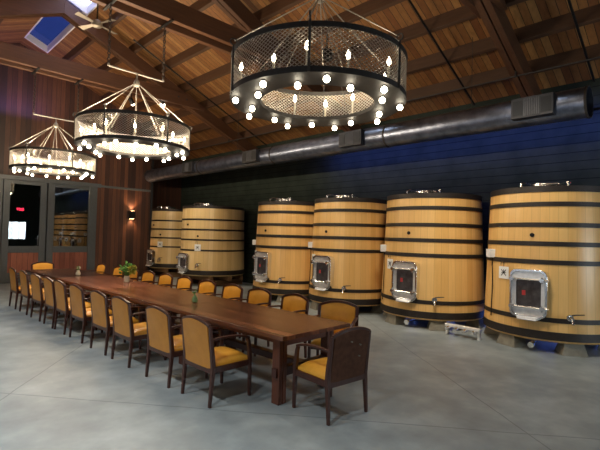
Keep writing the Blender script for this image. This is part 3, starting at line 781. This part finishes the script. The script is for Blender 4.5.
leaves(10, .03, .05, .12, [m_leaf], t, .03, 4, 'sprig')
t = thing('bud_vase', 'small pale vase with a white bloom on the far table', 'vase', (3.40, 10.38, .76))
MB().lathe([(.03,0), (.05,.015), (.05,.06), (.028,.10), (.03,.12), (.022,.12)], 24).build('vase_body', m_cream, t)
leaves(14, .05, .07, .13, [m_cream, m_leaf], t, .04, 6, 'bloom')

# ------------------------------------------------------------------ wall sconce, spots, LED, sign, fan
t = thing('wall_sconce', 'black up and down wall sconce on the redwood wall', 'sconce', (7.28, YE, 2.42))
MB().box((-.11, -.13, -.15), (.11, -.0, .15)).build('housing', m_black, t, smooth=False, bevel=.004)
for s in (1, -1):
    MB().box((-.07, -.11, s*.151-.002), (.07, -.03, s*.151+.002)).build('lens', m_sconce_lens, t, smooth=False)
    l = bpy.data.lights.new('sconce_light', 'SPOT'); l.energy = 70 if s > 0 else 35; l.color = (1, .52, .24); l.spot_size = R(115); l.spot_blend = 1; l.shadow_soft_size = .03
    o = bpy.data.objects.new('sconce_light', l); COL.objects.link(o); o.parent = t; o.location = (0, -.07, s*.17); o.rotation_euler = (PI if s > 0 else 0, 0, 0)
SPLAB = ['black ceiling spot on the nearest truss, the left one', 'black ceiling spot on the nearest truss, the right one', 'black ceiling spot on the middle truss, left one behind the near chandelier',
         'black ceiling spot on the middle truss, right one behind the near chandelier', 'black ceiling spot on the farthest truss beside the middle chandelier', 'lit ceiling spot on the farthest truss, right of the middle chandelier']
for (l, tg, e, s), lab in zip(SPOTS, SPLAB):
    t = thing('ceiling_spot', lab, 'spotlight', l, 0, 'ceiling spots aimed at the tanks')
    d = (Vector(tg)-Vector(l)).normalized(); M = d.to_track_quat('Z', 'Y').to_matrix().to_4x4()
    MB().lathe([(.035,-.09), (.06,-.06), (.065,.10), (.055,.10), (.05,.06)], 20, M=M).build('lamp_head', m_black, t)
    MB().lathe([(.050,.06), (.052,.10), (.045,.125), (.025,.145), (.001,.15)], 20, M=M).build('lens', m_spotlens, t)
    if lab.startswith('lit'): MB().lathe([(.001,-.075), (.045,-.06), (.07,-.02), (.07,.03), (.045,.065), (.001,.08)], 16, c=tuple(d*.16)).build('glowing_globe', m_spotlens, t)
    MB().tube([(0,0,.04), (0,0,(5.69 if l[2] < 5.6 else rz(l[0])+.02)-l[2])], .014, 8).build('stem', m_black, t)
t = thing('led_strip', 'blue linear wall washer hidden behind the duct', 'light', (9.41, 4.6, 4.26))
MB().box((-.03, -4.1, -.02), (.03, 4.1, .02)).build('channel', m_black, t, smooth=False)
MB().box((.031, -4.0, -.012), (.034, 4.0, .012)).build('diffuser', m_led, t, smooth=False)
b = MB()
for y in (-3.0, 0, 3.0): MB().tube([(0, y, .02), (0, y, rz(9.41, DO-.24)-4.26)], .006, 6).build('hanger', m_black, t)
t = thing('floor_led_strip', 'blue linear light low on the wall behind the nearest oak tanks', 'light', (9.975, 3.2, .12))
MB().box((-.02, -3.1, -.02), (.02, 3.1, .02)).build('channel', m_black, t, smooth=False)
MB().box((-.023, -3.0, -.012), (-.021, 3.0, .012)).build('diffuser', m_led, t, smooth=False)
t = thing('exit_sign', 'red lit exit sign reflected in the left door glass', 'sign', (8.1, YB+.06, 3.2))
MB().box((-.30, -.05, -.14), (.30, .0, .14)).build('sign_box', m_black, t, smooth=False)
cu = bpy.data.curves.new('letters', 'FONT'); cu.body = 'EXIT'; cu.size = .24; cu.offset = .008; cu.align_x = 'CENTER'; cu.align_y = 'CENTER'; cu.extrude = .003
o = bpy.data.objects.new('letters', cu); COL.objects.link(o); o.parent = t; o.location = (0, .004, 0); o.rotation_euler = (PI/2, 0, PI); cu.materials.append(m_exit)
bpy.context.view_layer.update(); me = bpy.data.meshes.new_from_object(o); bpy.data.objects.remove(o)
o = bpy.data.objects.new('letters', me); COL.objects.link(o); o.parent = t; o.location = (0, .004, 0); o.rotation_euler = (PI/2, 0, PI)
t = thing('ceiling_fan', 'pale grey ceiling fan high under the ridge by the skylight', 'fan', (3.35, 9.66, 6.22))
MB().tube([(0,0,.08), (0,0,rz(3.35,.3)-6.22+.02)], .015, 8).build('down_rod', m_black, t)
MB().lathe([(.03,-.08), (.09,-.06), (.11,0), (.09,.06), (.03,.09)], 24).build('motor', m_fan, t)
for k in range(4):
    M = Matrix.Rotation(R(90*k+20), 4, 'Z') @ Matrix.Rotation(R(12), 4, 'X')
    MB().hexa([M @ Vector(q) for q in ((.1,-.03,-.004),(.50,-.065,-.004),(.50,.065,-.004),(.1,.03,-.004),(.1,-.03,.004),(.50,-.065,.004),(.50,.065,.004),(.1,.03,.004))]).build('blade', m_fan, t, smooth=False)
